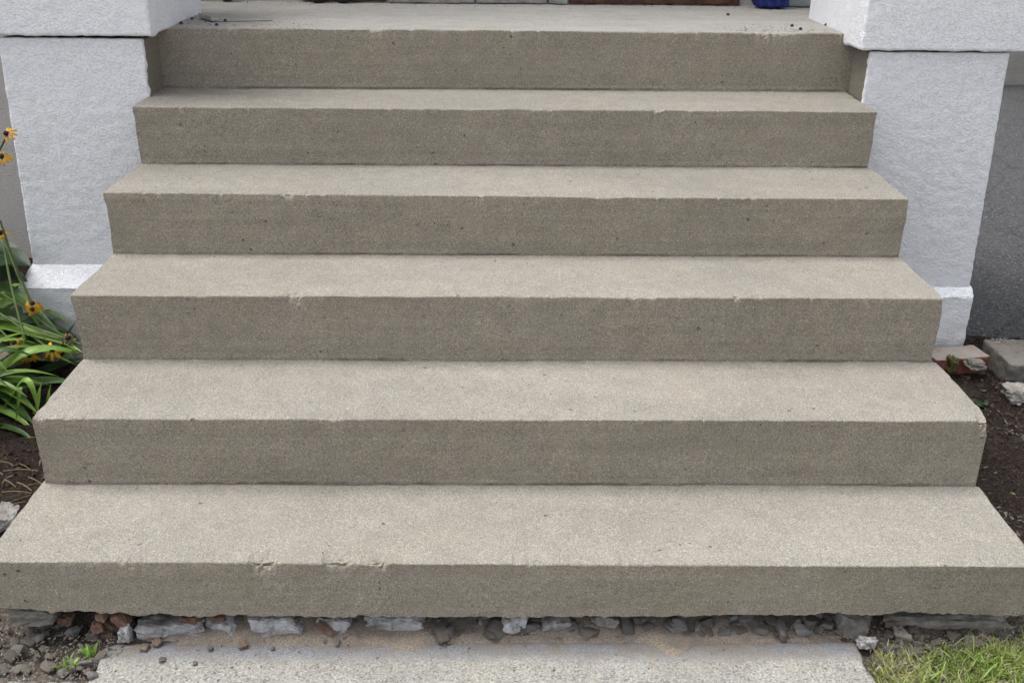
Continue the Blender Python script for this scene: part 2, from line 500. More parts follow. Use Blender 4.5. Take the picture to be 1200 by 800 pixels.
def s1_bottom(x):
    px = 600 + x * 545 + 8
    xs = [0, 15, 40, 62, 80, 95, 125, 140, 165, 180, 210, 240, 262, 300, 420, 425, 440, 520, 700, 830, 960, 985, 1010, 1035, 1045, 1075, 1110, 1200]
    ys = [711, 711, 712, 716, 715, 713, 717, 716, 720, 717, 719, 721, 719, 720, 722, 719, 721, 722, 722, 721, 720, 718, 719, 721, 721, 717, 719, 721]
    py = np.interp(px, xs, ys) + .9 * n1(x, 40, 2) + 1.0 * n1(x, 95, 3)
    return .039 - (py - 721.5) * .00238
def build_step(k):
    X0, X1 = XL[k]
    Yf = YS[k]
    Yb = YS[k + 1] if k < 5 else 2.395
    nx = 560
    tt = np.linspace(0, 1, nx)
    X = X0 + (X1 - X0) * tt
    zf = np.interp(tt, [0, 1], ZF[k]); zb = np.interp(tt, [0, 1], ZB[k])
    if k == 0: bot = s1_bottom(X)
    else: bot = np.interp(tt, [0, 1], ZB[k - 1]) - .012
    r = .0038
    ed = np.zeros(nx)
    rows = []       # (y, z, ny, nz, edgeweight, kind)
    depth = Yb - Yf
    ts = np.concatenate([[Yb + .03], Yb - np.array([0, .004, .009, .016, .03]), np.linspace(Yb - .05, Yf + .05, 14 if k < 5 else 26), Yf + np.array([.035, .024, .016, .010])])
    for y in ts:
        t = np.clip((Yb - y) / depth, 0, 1)
        rows.append((np.full(nx, y), zb + (zf - zb) * t, 0, 1, math.exp(-(y - Yf) / .012), 't'))
    for a in (80, 60, 42, 25, 8):
        a = math.radians(a)
        rows.append((np.full(nx, Yf + r - r * math.cos(a)), zf - r + r * math.sin(a), -math.cos(a), math.sin(a), 1.0, 'n'))
    H = zf - r - bot
    for s in (.03, .07, .12, .2, .3, .4, .5, .6, .7, .78, .85, .9, .935, .96, .98, 1.0):
        rows.append((np.full(nx, Yf), zf - r - H * s, -1, 0, math.exp(-s * .18 / .012), 'r%g' % s))
    rows.append((np.full(nx, Yf + .05), bot + .004, 0, -1, 0, 'b'))
    rows.append((np.full(nx, Yb + .03), bot + .004, 0, -1, 0, 'b'))
    chip = np.zeros(nx)
    for c, w, d in CHIPS[k]:
        chip = np.maximum(chip, d * np.clip(1 - ((X - c) / w) ** 2, 0, 1) * (.7 + .6 * n1(X, 90, 5 + k) + .3 * n1(X, 40, 6 + k)))
    for c in RNG.uniform(X0, X1, 15):
        w = RNG.uniform(.004, .014); d = RNG.uniform(.001, .0042)
        chip = np.maximum(chip, d * np.clip(1 - ((X - c) / w) ** 2, 0, 1))
    wob = .0022 * n1(X, 3.1, 20 + k) + .0013 * n1(X, 11, 30 + k) + .0005 * n1(X, 45, 40 + k)
    wobz = .0020 * n1(X, 2.4, 50 + k) + .0011 * n1(X, 14, 60 + k) + .0004 * n1(X, 60, 70 + k)
    out = []
    for y, z, ny, nz, w, kd in rows:
        P = np.stack([X, y, z], -1)
        d = .0014 * vnoise(P, 5, k) + .0008 * vnoise(P, 22, k + 3) + .0006 * vnoise(P, 75, k + 6)
        if kd == 'b': d = d * 0
        cw = min(1.0, w ** .55)
        cr = chip * (1 + .5 * vnoise(P, 130, 77))
        Py = P[:, 1] + ny * d + w * wob + cw * cr * .6 * (1 if kd != 't' else .2)
        Pz = P[:, 2] + nz * d + w * wobz - cw * cr * (1 if kd[0] != 'r' else .35)
        if kd[0] == 'r' and k != 0:
            s = float(kd[1:])
            hgt = (1 - s) * H
            msk = np.clip(n1(X, 2.2, 80 + k) * 2 + .9, 0, 1)
            Py = Py - .0010 * msk * ((hgt < .024 + .003 * n1(X, 7, k)) & (hgt > .006)) + .0035 * np.clip(n1(X, 5, 85 + k) * 1.1 + n1(X, 37, 86 + k) * .7 + .1, 0, 1) * (hgt < .0145)
        if kd == 't':
            dist = Yb - y
            msk = np.clip(n1(X, 6, 90 + k) * 2.2 + .2, 0, 1)
            Pz = Pz - .005 * msk * (dist < .0035) * (k < 5)
            msk = np.clip(n1(X, 1.6, 95 + k) * 2.2, 0, 1)
            Pz = Pz + .0012 * msk * ((dist > .006) & (dist < .02)) * (k < 5)
        # ragged ends
        endw = np.exp(-np.minimum(X - X0, X1 - X) / .012)
        sg = np.where(X < (X0 + X1) / 2, 1.0, -1.0)
        en = .0028 * vnoise(P, 24, 11 + k) + .0030 * vnoise(P, 60, 12 + k) + .0015 * vnoise(P, 7, 13 + k)
        if k == 3:
            nb = np.exp(-((z - .62) / .035) ** 2) * (X < 0)
            en = en + nb * .022 * np.clip(vnoise(P, 80, 31) + .2, 0, 1)
        if k in (3, 2, 4):
            en = en + (z < zf - .02) * .003 * (X < 0)
        if k == 5: en = en * 0
        out.append(np.stack([X + sg * endw * en, Py, Pz], -1))
    A = np.stack(out, 1)            # nx, rows, 3
    m = A.shape[1]
    F = grid_faces(nx, m)
    a = np.arange(nx - 1) * m
    Fc = np.stack([a, a + m - 1, a + 2 * m - 1, a + m], 1)
    faces = [tuple(f) for f in F[:, ::-1]] + [tuple(f) for f in Fc[:, ::-1]]
    faces.append(tuple(range(m))); faces.append(tuple(range((nx - 1) * m, nx * m))[::-1])
    V = A.reshape(-1, 3)
    ob = mesh_obj('step' if k < 5 else 'landing', V, faces, M['concrete'] if k < 5 else M['concrete'], None, False)
    if k == 5:
        ob.data.materials.append(M['landing'])
        mi = np.zeros(len(ob.data.polygons), dtype=np.int32)
        nt = len(ts)
        j = np.arange((nx - 1) * (m - 1)) % (m - 1)
        mi[:len(j)] = (j < nt - 1)
        ob.data.polygons.foreach_set('material_index', mi)
    adopt(ob, stairs)
    return ob
for k in range(6):
    ob = build_step(k)
    if k == 0: ob['label'] = 'bottom step with a ragged broken underside'
    if k == 5: ob['label'] = 'top riser and pale landing'
# solid core below the upper steps so that the flight is a body, not shelves
for k in range(1, 5):
    b = box_obj('step_core', (XL[k][0] + .012, XL[k][1] - .012, YS[k] + .03, YS[k + 1] + .05, -.06, ZB[k - 1][0] - .008), M['sideconc'], None, sp=.3, r=.004, amp=.001)
    adopt(b, stairs)

# ------------------------------------------------------------------ piers
def pier(sx):
    root = empty('stucco_pier', (sx * 1.36, 1.43, 0))
    tag(root, 'white stucco pier beside the flowers, its plinth ledge broad and bright' if sx < 0
        else 'white stucco pier beside the asphalt driveway, a red brick at its foot', 'pier')
    def X(a, b): return (a, b) if sx > 0 else (-b, -a)
    def lean(P):
        P = P.copy()
        t = np.clip((1.03 - P[:, 2]) / .8, 0, 1.3)
        outer = np.clip((np.abs(P[:, 0]) - 1.13) / .42, 0, 1)
        P[:, 0] += sx * .030 * t * outer
        P[:, 0] += sx * np.exp(-np.abs(np.abs(P[:, 0]) - 1.12) / .01) * (.0035 * vnoise(P, 38, 2) + .0025 * vnoise(P, 90, 4)) * (P[:, 1] < 1.4465)
        return P
    ztop = 1.060 if sx < 0 else 1.040
    adopt(box_obj('core_wall', (*X(1.120, 1.548), 1.446, 2.39, -.06, ztop - .004), M['sideconc'], None, sp=.05, r=.004, amp=.003, fr=30, warp=lean), root)
    # white stucco skin on the front and the outer side
    adopt(box_obj('stucco_front', (*X(1.119, 1.556), 1.428, 1.447, .20, ztop), M['stucco'], None, sp=.009, r=.006, amp=.0024, fr=60, seed=3, warp=lean), root)
    adopt(box_obj('stucco_side', (*X(1.5475, 1.557), 1.4465, 2.39, .20, ztop - .002), M['stucco'], None, sp=.03, r=.003, amp=.003, fr=45, seed=4, warp=lean), root)
    # plinth with a sloping top
    if sx < 0: yt, zt, zl, yo = 1.432, .335, .268, 1.368
    else: yt, zt, zl, yo = 1.432, .268, .236, 1.400
    xo = 1.618 if sx < 0 else 1.592
    P, F = rough_box(*X(1.119, xo), yo, 2.38, -.05, zt, sp=.012, r=.006, amp=.004, fr=50, seed=7)
    f = np.clip((yt - P[:, 1]) / (yt - yo), 0, 1)
    g = np.clip((np.abs(P[:, 0]) - 1.585) / (xo - 1.585 + 1e-6), 0, 1) if sx < 0 else 0 * f
    lim = zt - (zt - zl) * np.maximum(f, g)
    P[:, 2] = np.minimum(P[:, 2], lim + .002 * vnoise(P, 60, 5))
    adopt(mesh_obj('plinth', P, F, M['stucco'], None, True), root)
    # parapet block on top, its lower edge rough
    zb_ = 1.069 if sx < 0 else 1.046
    def drip(P):
        P = P.copy()
        low = np.exp(-(P[:, 2] - zb_) / .008)
        inner = np.exp(-np.abs(np.abs(P[:, 0]) - 1.083) / .02) * (P[:, 1] > 1.41)
        P[:, 2] += low * (.002 * vnoise(P, 30, 9) + inner * .010 * (vnoise(P, 34, 2) - .2))
        # the inner foot rests on the landing behind its front edge
        return P
    adopt(box_obj('parapet', (*X(1.083, 1.612), 1.412, 2.0, zb_, 1.72), M['stucco'], None, sp=.010, r=.007, amp=.0022, fr=60, seed=12, warp=drip), root)
    adopt(box_obj('parapet_cap', (*X(1.05, 1.645), 1.365, 2.035, 1.7225, 1.80), M['stucco'], None, sp=.04, r=.01, amp=.003), root)
    adopt(box_obj('side_ledge', (*X(1.137, 1.556), 2.0, 2.392, ztop - .002, 1.0735), M['landing'], None, sp=.04, r=.004, amp=.001), root)
    return root
for s in (-1, 1): pier(s)

# ------------------------------------------------------------------ house behind the landing
house = empty('house', (-1.5, 2.4, 0))
tag(house, 'grey stucco house front behind the landing, in shade beside the flowers', 'house')
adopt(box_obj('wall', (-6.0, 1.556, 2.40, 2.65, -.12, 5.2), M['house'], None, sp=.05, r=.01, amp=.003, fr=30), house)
sill = empty('door_sill', (0, 2.35, 1.076))
tag(sill, 'weathered split wooden door sill lying along the back of the landing', 'door sill')
xs = [-.46, -.12, .165, .245]
for i in range(len(xs) - 1):
    adopt(box_obj('board', (xs[i] + .003, xs[i + 1] - .003, 2.372 + .003 * i, 2.399, 1.0765 + .001 * (i % 2), 1.125), M['oldwood'], None, sp=.012, r=.004, amp=.005, fr=50, seed=40 + i), sill)
for i, (a, b) in enumerate(((-.80, -.47), (.25, .47), (.475, .92))):
    q = box_obj('board', (a, b, 2.380, 2.399, 1.079, 1.12), M['redwood'], None, sp=.012, r=.004, amp=.007, fr=45, seed=50 + i)
    adopt(q, sill)
def bag():
    P, F = rough_box(.965, 1.085, 2.285, 2.37, 1.0775, 1.38, sp=.012, r=.014, amp=.008, fr=24, seed=60)
    P[:, 0] += (P[:, 2] - 1.08) * -.12 + .004 * np.sin(P[:, 2] * 60)
    P[:, 1] += .006 * np.sin(P[:, 0] * 190) - .02 * (P[:, 0] - .965) / .12
    o = mesh_obj('cloth_bag', P, F, M['blue'], None, True)
    return tag(o, 'blue cloth bag standing at the back of the landing', 'bag')
bag()
b = box_obj('painted_box', (1.105, 1.20, 2.352, 2.392, 1.0775, 1.22), M['greygreen'], None, sp=.015, r=.004, amp=.001)
tag(b, 'grey-green painted box beside the blue bag on the landing', 'box')
for px in (268, 375, 405):
    c = onZ(px, 1.0, 1.0775)
    P, F = rough_box(c[0] - .022, c[0] + .022, 2.345, 2.392, 1.0775, 1.17, sp=.008, r=.01, amp=.004, fr=40, seed=px)
    q = mesh_obj('rubber_foot', np.array(P), F, M['black'], None, True)
    tag(q, 'black rubber foot standing at the back of the landing', 'foot', 'black feet at the back of the landing')

# hardware left lying on the landing
def bolt(px, py, h=.007, s=.0050):
    c = onZ(px, py, 1.0755)
    bm = bmesh.new()
    bmesh.ops.create_cone(bm, segments=6, radius1=s * 1.25, radius2=s * 1.2, depth=h * .6, cap_ends=True, matrix=Matrix.Translation((0, 0, h * .3)))
    bmesh.ops.create_cone(bm, segments=10, radius1=s * .8, radius2=s * .75, depth=h, cap_ends=True, matrix=Matrix.Translation((0, 0, h * .48)))
    me = bpy.data.meshes.new('anchor_bolt'); bm.to_mesh(me); bm.free(); me.materials.append(M['iron'])
    o = bpy.data.objects.new('anchor_bolt', me); COL.objects.link(o); o.location = tuple(c); o.rotation_euler = (0, 0, random.random() * 3)
    return o
for p in ((212, 28), (225, 23), (254, 30), (264, 25)):
    tag(bolt(*p), 'rusty anchor bolt stub on the landing by the flower-side pier', 'bolt', 'anchor bolts by the flower-side pier')
for p in ((928, 31), (938, 35), (968, 30), (980, 33), (853, 18)):
    tag(bolt(*p), 'rusty anchor bolt stub on the landing by the driveway-side pier', 'bolt', 'anchor bolts by the driveway-side pier')
def plate(name, pts, z, t, w, mat):
    a, b = onZ(*pts[0], z), onZ(*pts[1], z)
    d = b - a; L = np.linalg.norm(d); ang = math.atan2(d[1], d[0])
    P, F = rough_box(0, L, -w / 2, w / 2, 0, t, sp=.006, r=.0015, amp=.0005)
    o = mesh_obj(name, P, F, mat, None, False)
    o.location = tuple(a); o.rotation_euler = (0, 0, ang)
    return o
o = plate('metal_bracket', ((237, 21), (252, 25)), 1.0765, .008, .022, M['metal'])
rim = plate('flange', ((237, 21), (252, 25)), 1.0765, .016, .004, M['metal'])
rim.parent = o; rim.location = (0, -.011, .001); rim.rotation_euler = (0, 0, 0)
tag(o, 'small dull metal bracket lying on the landing among bolt stubs', 'bracket')
o = plate('crack_strip', ((255, 26), (320, 25)), 1.0768, .002, .003, M['iron'])  # thin raised strip added to stand for a crack in the landing
tag(o, 'thin dark strip standing for a crack along the landing beside the metal bracket', 'crack')

# ------------------------------------------------------------------ walkway slab
walk = empty('walkway', (0, -.2, -.05)); kind(walk, 'structure', 'pale exposed-aggregate concrete walkway in front of the bottom step')
def slab_piece(x0, x1, yb, yf, seed, ragl=.02, ragr=.008, ztop=-.026):
    ny = np.concatenate([np.linspace(yb, yb - .40, 70), np.linspace(yb - .45, yf, 30)])
    nx = max(20, int((x1 - x0) / .006))
    t = np.linspace(0, 1, nx)
    A = np.zeros((nx, len(ny), 3))
    for j, y in enumerate(ny):
        l = x0 + ragl * (n1([y], 9, seed)[0] + .5 * n1([y], 30, seed + 1)[0]); r_ = x1 + ragr * (n1([y], 14, seed + 2)[0] + .6 * n1([y], 45, seed + 3)[0])
        cr = max(0, (y - yb + .03) / .03)
        l += .018 * cr ** 2; r_ -= .012 * cr ** 2
        A[:, j, 0] = l + (r_ - l) * t
        A[:, j, 1] = y + (.006 * n1(A[:, j, 0], 4, seed + 4) + .003 * n1(A[:, j, 0], 22, seed + 5)) * math.exp((y - yb) / .05)
    P = A.copy(); P[..., 2] = 0
    d = yb - A[..., 1]
    A[..., 2] = ztop + .0012 * vnoise(P, 20, seed) + .0012 * vnoise(P, 70, seed + 6) - .006 * np.clip((.062 - d) / .062, 0, 1) - .006 * np.exp(-d / .006)
    top = A.reshape(-1, 3)
    m = len(ny); n = nx
    F = [tuple(f) for f in grid_faces(n, m)[:, ::-1]]
    # skirt
    ring = [i * m for i in range(n)] + [(n - 1) * m + j for j in range(1, m)] + [i * m + m - 1 for i in range(n - 2, -1, -1)] + [j for j in range(m - 2, 0, -1)]
    base = len(top)
    sk = top[ring].copy(); sk[:, 2] = -.12
    V = np.concatenate([top, sk])
    R = len(ring)
    for i in range(R):
        j = (i + 1) % R
        F.append((ring[i], ring[j], base + j, base + i))
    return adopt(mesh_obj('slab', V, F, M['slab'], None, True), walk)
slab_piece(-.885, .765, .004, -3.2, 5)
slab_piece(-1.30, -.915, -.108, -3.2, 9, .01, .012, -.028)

# sand washed out along the slab
sxs = np.arange(-.86, 1.02, .007); sys_ = np.arange(-.09, .12, .006)
SX, SY = np.meshgrid(sxs, sys_, indexing='ij')
SP = np.stack([SX, SY, 0 * SX], -1)
edge_y = .000 + .014 * n1(SX, 3, 7) + .009 * n1(SX, 14, 8) - .004 * n1(SX, 50, 9)
edge_y -= .075 * np.exp(-((SX - .355) / .045) ** 2) + .035 * np.exp(-((SX + .23) / .05) ** 2) + .012 * np.exp(-((SX + .55) / .2) ** 2)
inside = np.clip((SY - edge_y) / .02, -1, 1)
SZ = -.0335 + .009 * inside + .003 * vnoise(SP, 30, 2) + .0025 * vnoise(SP, 80, 3) + .012 * np.clip((SY + .008) / .02, 0, 1) * (.6 + .6 * n1(SX, 13, 15)) + .020 * np.clip((SY - .012) / .06, 0, 1) * (.7 + .5 * n1(SX, 9, 12)) - .02 * np.clip((SX - .55) / .25, 0, 1)
SZ = SZ - .03 * np.clip((-SX - .74) / .12, 0, 1)
o = mesh_obj('sand_strip', np.stack([SX, SY, SZ], -1).reshape(-1, 3), grid_faces(len(sxs), len(sys_)), M['sand'], None, True)
kind(o, 'stuff', 'tan sand spilled along the back edge of the walkway')

# ------------------------------------------------------------------ stones
_bm = bmesh.new(); bmesh.ops.create_icosphere(_bm, subdivisions=4, radius=1)
ICO_V = np.array([v.co[:] for v in _bm.verts]); ICO_F = [tuple(v.index for v in f.verts) for f in _bm.faces]; _bm.free()
_bm = bmesh.new(); bmesh.ops.create_icosphere(_bm, subdivisions=3, radius=1)
ICO3_V = np.array([v.co[:] for v in _bm.verts]); ICO3_F = [tuple(v.index for v in f.verts) for f in _bm.faces]; _bm.free()
_bm = bmesh.new(); bmesh.ops.create_icosphere(_bm, subdivisions=2, radius=1)
ICO2_V = np.array([v.co[:] for v in _bm.verts]); ICO2_F = [tuple(v.index for v in f.verts) for f in _bm.faces]; _bm.free()
def rock_verts(seed, nplanes=16, rough=.05, V0=ICO_V, boxy=.35):
    rg = np.random.default_rng(seed)
    Nn = rg.normal(size=(nplanes, 3)); Nn /= np.linalg.norm(Nn, axis=1, keepdims=True)
    D = rg.uniform(.62, 1.0, nplanes)
    ax6 = np.concatenate([np.eye(3), -np.eye(3)]) + rg.normal(size=(6, 3)) * .14
    ax6 /= np.linalg.norm(ax6, axis=1, keepdims=True)
    Nn = np.concatenate([Nn, ax6]); D = np.concatenate([D + boxy, rg.uniform(.72, .9, 6)])
    dot = V0 @ Nn.T
    R = np.where(dot > .05, D / np.maximum(dot, .05), 9).min(1)
    R = np.minimum(R, 1.6)
    P = V0 * R[:, None]
    P = P * (1 + rough * fbm(P + seed * 3.1, 2.6, seed % 50, 4))[:, None]
    mx = np.abs(P).max(0)
    return P / mx
def px_stone(name, x0, y0, x1, y1, yf, dep, mat, seed, label, cat='stone', group=None, tilt=0, rough=.15, boxy=.45, sink=.15):
    a, b = onY((x0 + x1) / 2, y1, yf), onY((x0 + x1) / 2, y0, yf)
    l, r_ = onY(x0, (y0 + y1) / 2, yf), onY(x1, (y0 + y1) / 2, yf)
    w, h = np.linalg.norm(r_ - l), abs(b[2] - a[2])
    P = rock_verts(seed, rough=rough, boxy=boxy) * np.array([w / 2, dep / 2, h / 2 * (1 + sink)])
    if tilt:
        c, s = math.cos(tilt), math.sin(tilt)
        P = np.stack([P[:, 0] * c - P[:, 2] * s, P[:, 1], P[:, 0] * s + P[:, 2] * c], 1)
    P[:, 2] = np.where(P[:, 2] < 0, P[:, 2] * .55, P[:, 2]); zlow = P[:, 2].min() * .8
    P[:, 2] -= zlow
    P[:, 0] *= 1.06
    o = mesh_obj(name, P, ICO_F, mat, None, False)
    o.location = (float((l[0] + r_[0]) / 2), yf + dep / 2, float(a[2] - h * sink))
    return tag(o, label, cat, group)
BIG = [
 (150, 727, 236, 749, -.002, .10, 'bluestone', 'longest pale blue-grey stone under the bottom step, beside the rusty rubble'),
 (228, 722, 280, 747, .004, .09, 'bluestone', 'short blue-grey stone with rusty top under the bottom step'),
 (283, 718, 360, 744, .004, .10, 'bluestone', 'long mottled blue-grey stone under the bottom step between two shorter stones'),
 (367, 719, 414, 744, .004, .09, 'bluestone', 'blocky blue-grey stone ending at a black vertical crack under the step'),
 (424, 717, 500, 743, .006, .10, 'bluestone', 'broad smooth blue-grey stone just past the black crack under the step'),
 (586, 720, 619, 740, .006, .06, 'bluestone', 'pale angular wedge of stone standing under the middle of the bottom step'),
 (629, 718, 670, 741, .006, .07, 'bluestone', 'squarish pale stone block under the middle of the bottom step'),
 (985, 712, 1034, 753, -.004, .10, 'greystone', 'large dark layered rock chunk at the grassy end of the walkway slab'),
 (-6, 706, 64, 732, .002, .09, 'paver', 'grey broken concrete lump under the dirt-side corner of the bottom step'),
 (1040, 722, 1198, 742, .03, .08, 'greystone', 'long ledge of old concrete under the bottom step above the grass'),
 (134, 728, 151, 750, -.012, .03, 'bluestone', 'small upright grey stone between the rusty rubble and the longest stone'),
]
for i, (x0, y0, x1, y1, yf, dep, mt, lb) in enumerate(BIG):
    px_stone('stone', x0, y0, x1, y1, yf, dep, M[mt], 100 + i * 7, lb, 'stone', 'stones under the bottom step')
px_stone('stone', 690, 721, 730, 736, .008, .06, M['greystone'], 402, 'thin slab of grey stone tilted under the bottom step', 'stone', 'stones under the bottom step', tilt=-.35)
px_stone('stone', 1052, 738, 1072, 756, -.015, .05, M['greystone'], 410, 'upright grey rubble stone standing behind the grass', 'stone', 'stones under the bottom step', tilt=.3)
px_stone('stone', 1008, 747, 1032, 760, -.035, .03, M['bluestone'], 412, 'flat pale chip of stone lying below the dark layered rock', 'stone', 'stones under the bottom step')
px_stone('stone', 1186, 450, 1215, 472, 1.06, .09, M['whitestone'], 420, 'whitish angular stone lying on the dark soil near the concrete block', 'stone')
px_stone('stone', -14, 594, 14, 620, .36, .08, M['greystone'], 421, 'grey stone lying in the dirt close to the bottom step end', 'stone')
px_stone('stone', 1136, 421, 1160, 432, 1.22, .06, M['paver'], 422, 'flat grey stone lying on the soil in front of the red brick', 'stone')
px_stone('brick_fragment', 62, 722, 82, 736, .02, .05, M['rust'], 430, 'single orange-brown brick fragment deep under the hollow of the step', 'brick fragment')
GR = 'rusty brick fragments under the step'
for i, (x0, y0, x1, y1, t) in enumerate([(104, 728, 118, 742, .2), (114, 718, 128, 738, .9), (122, 722, 136, 744, -.8), (128, 716, 146, 734, .3), (116, 740, 132, 752, .1), (138, 724, 152, 736, .5), (108, 716, 122, 728, .2), (205, 720, 234, 737, .2), (242, 718, 262, 733, .0), (374, 724, 386, 742, .8)]):
    px_stone('brick_fragment', x0, y0, x1, y1, .0 + .012 * (i % 3), .035, M['rust'], 440 + i, 'rusty orange-brown brick fragment wedged in the gap under the bottom step', 'brick fragment', GR, tilt=t, rough=.1)
for i, (x0, y0, x1, y1) in enumerate([(163, 754, 175, 765), (178, 750, 191, 758), (280, 752, 289, 761)]):
    c = onZ((x0 + x1) / 2, (y0 + y1) / 2, -.026)
    P = rock_verts(470 + i, V0=ICO2_V) * np.array([.012, .011, .006])
    o = mesh_obj('brick_chip', P, ICO2_F, M['rust'], None, False); o.location = (c[0], c[1], -.022); o.rotation_euler = (0, 0, i)
    tag(o, 'small orange brick chip lying on the walkway edge', 'brick chip', 'orange chips on the walkway edge')
# loose rubble: individuals that share ten meshes
pool = {}
for mt in ('greystone', 'bluestone'):
    pool[mt] = []
    for i in range(10):
        P = rock_verts(600 + i, 5, .05, ICO3_V, -.12)
        me = bpy.data.meshes.new('rubble_stone'); me.from_pydata([tuple(map(float, v)) for v in P], [], ICO3_F); me.materials.append(M[mt]); pool[mt].append(me)
def rubble(x, y, z, s, mt, label, group):
    o = bpy.data.objects.new('rubble_stone', random.choice(pool[mt])); COL.objects.link(o)
    o.location = (float(x), float(y), float(z)); o.scale = (s * random.uniform(.7, 1.2), s * random.uniform(.6, 1.1), s * random.uniform(.38, .7))
    o.rotation_euler = (random.uniform(-.5, .5), random.uniform(-.5, .5), random.uniform(0, 6.28))
    if mt == 'bluestone': label = label.replace('small grey rubble stone', 'small pale blue-grey rubble stone')
    return tag(o, label, 'stone', group)
# in the gap between the big stones
for x0, x1, n in ((150, 500, 26), (500, 588, 16), (618, 630, 3), (668, 700, 8), (722, 985, 52)):
    for i in range(n):
        px = x0 + (x1 - x0) * (i + random.random()) / n
        y = random.uniform(.012, .06) if px > 500 else random.uniform(.045, .085)
        c = onY(px, 735, y)
        s = random.choice([random.uniform(.007, .014), random.uniform(.012, .022), random.uniform(.018, .027)])
        rubble(c[0], y, -.026 + s * .35 + max(0, y - .02) * .45, s, random.choice(['greystone', 'greystone', 'bluestone']), 'small grey rubble stone lying in the dark gap under the bottom step', 'rubble in the gap under the step')
for i in range(46):
    px = random.uniform(1036, 1180); py = random.uniform(738, 766)
    c = onZ(px, py, -.03)
    s = random.uniform(.007, .02)
    rubble(c[0], c[1], gz(c[0], c[1]) + s * .3, s, 'greystone', 'small grey rubble stone between the step and the grass', 'rubble beside the grass')
for i in range(64):
    px = random.uniform(-30, 135); py = random.uniform(728, 792)
    c = onZ(px, py, -.03)
    s = random.choice([random.uniform(.005, .010), random.uniform(.010, .02)])
    rubble(c[0], c[1], max(gz(c[0], c[1]), -.033) + s * .3, s, random.choice(['greystone', 'greystone', 'bluestone']), 'small grey rubble stone in the dirt by the weed tuft', 'rubble in the dirt by the weed')
for px, py, s in ((102, 778, .014), (108, 793, .015), (96, 760, .012), (190, 774, .010), (228, 778, .008), (246, 760, .010), (320, 760, .006), (380, 752, .008), (395, 754, .008), (404, 748, .008)):
    c = onZ(px, py, -.026)
    rubble(c[0], c[1], -.026 + s * .3, s, 'bluestone', 'small pale stone chip lying loose on the walkway slab edge', 'chips on the walkway edge')

def scatter_shards(name, pts, size, mat, label, thin=.3, seed=0):
    rg = np.random.default_rng(seed)
    n = len(pts)
    tet = np.array([[-1, -.5, -.5], [1, -.4, -.5], [.2, .8, -.5], [0, 0, .7], [.7, .6, .1]])
    tf = np.array([[0, 1, 3], [1, 4, 3], [4, 2, 3], [2, 0, 3], [0, 2, 1], [1, 2, 4]])
    sc = rg.uniform(size[0], size[1], n)[:, None] * np.stack([np.ones(n), rg.uniform(.3, .9, n), rg.uniform(thin * .5, thin * 1.4, n)], 1)
    a = rg.uniform(0, 6.28, n); b = rg.uniform(-.5, .5, n)
    L = tet[None] * sc[:, None, :] + rg.normal(size=(n, 5, 3)) * sc[:, None, :] * .25
    z = L[..., 2] + L[..., 0] * np.sin(b)[:, None]
    x = L[..., 0] * np.cos(a)[:, None] - L[..., 1] * np.sin(a)[:, None]
    y = L[..., 0] * np.sin(a)[:, None] + L[..., 1] * np.cos(a)[:, None]
    P = np.stack([x, y, z], -1) + pts[:, None, :]
    F = (tf[None] + (np.arange(n) * 5)[:, None, None]).reshape(-1, 3)
    o = mesh_obj(name, P.reshape(-1, 3), F, mat)
    return kind(o, 'stuff', label)
def bed_points(n, x0, x1, y0, y1, seed, lift=.002):
    rg = np.random.default_rng(seed)
    x = rg.uniform(x0, x1, n); y = rg.uniform(y0, y1, n)
    return np.array([(a, b, gz(a, b) + lift) for a, b in zip(x, y)])
scatter_shards('dark_mulch', np.concatenate([bed_points(5000, 1.12, 2.0, -.1, 1.56, 1), bed_points(3000, -2.0, -1.1, -.05, 2.3, 2)]), (.003, .017), M['dkchip'], 'dark mulch crumbs over the soil', .5, 1)
scatter_shards('pale_chips', np.concatenate([bed_points(700, 1.12, 2.0, -.1, 1.58, 3), bed_points(160, -2.0, -1.1, -.05, 2.3, 4), bed_points(240, 1.14, 1.45, .32, .50, 5), bed_points(140, 1.2, 1.6, .85, 1.1, 6)]), (.0015, .0085), M['chip'], 'pale wood and stone chips scattered over the soil', .35, 2)
rg = np.random.default_rng(9)
pp = np.stack([rg.uniform(-1.2, -.85, 900), rg.uniform(-.16, .05, 900)], 1)
pp2 = np.stack([rg.uniform(-.85, .8, 2600), rg.uniform(.004, .08, 2600)], 1)
pp3 = np.stack([rg.uniform(.78, 1.2, 500), rg.uniform(-.09, .06, 500)], 1)
pts = np.array([(a, b, max(gz(a, b), -.029) + .002) for a, b in np.concatenate([pp, pp2, pp3])])
scatter_shards('fine_gravel', pts, (.0015, .0055), M['greystone'], 'fine grey gravel and crumbs below the bottom step', .6, 3)
pts = np.array([(a, b, -.0245) for a, b in zip(rg.uniform(-.86, .74, 160), -rg.uniform(0, 1, 160) ** 2 * .16)])
scatter_shards('slab_grit', pts, (.001, .004), M['greystone'], 'scattered grit on the walkway', .6, 4)
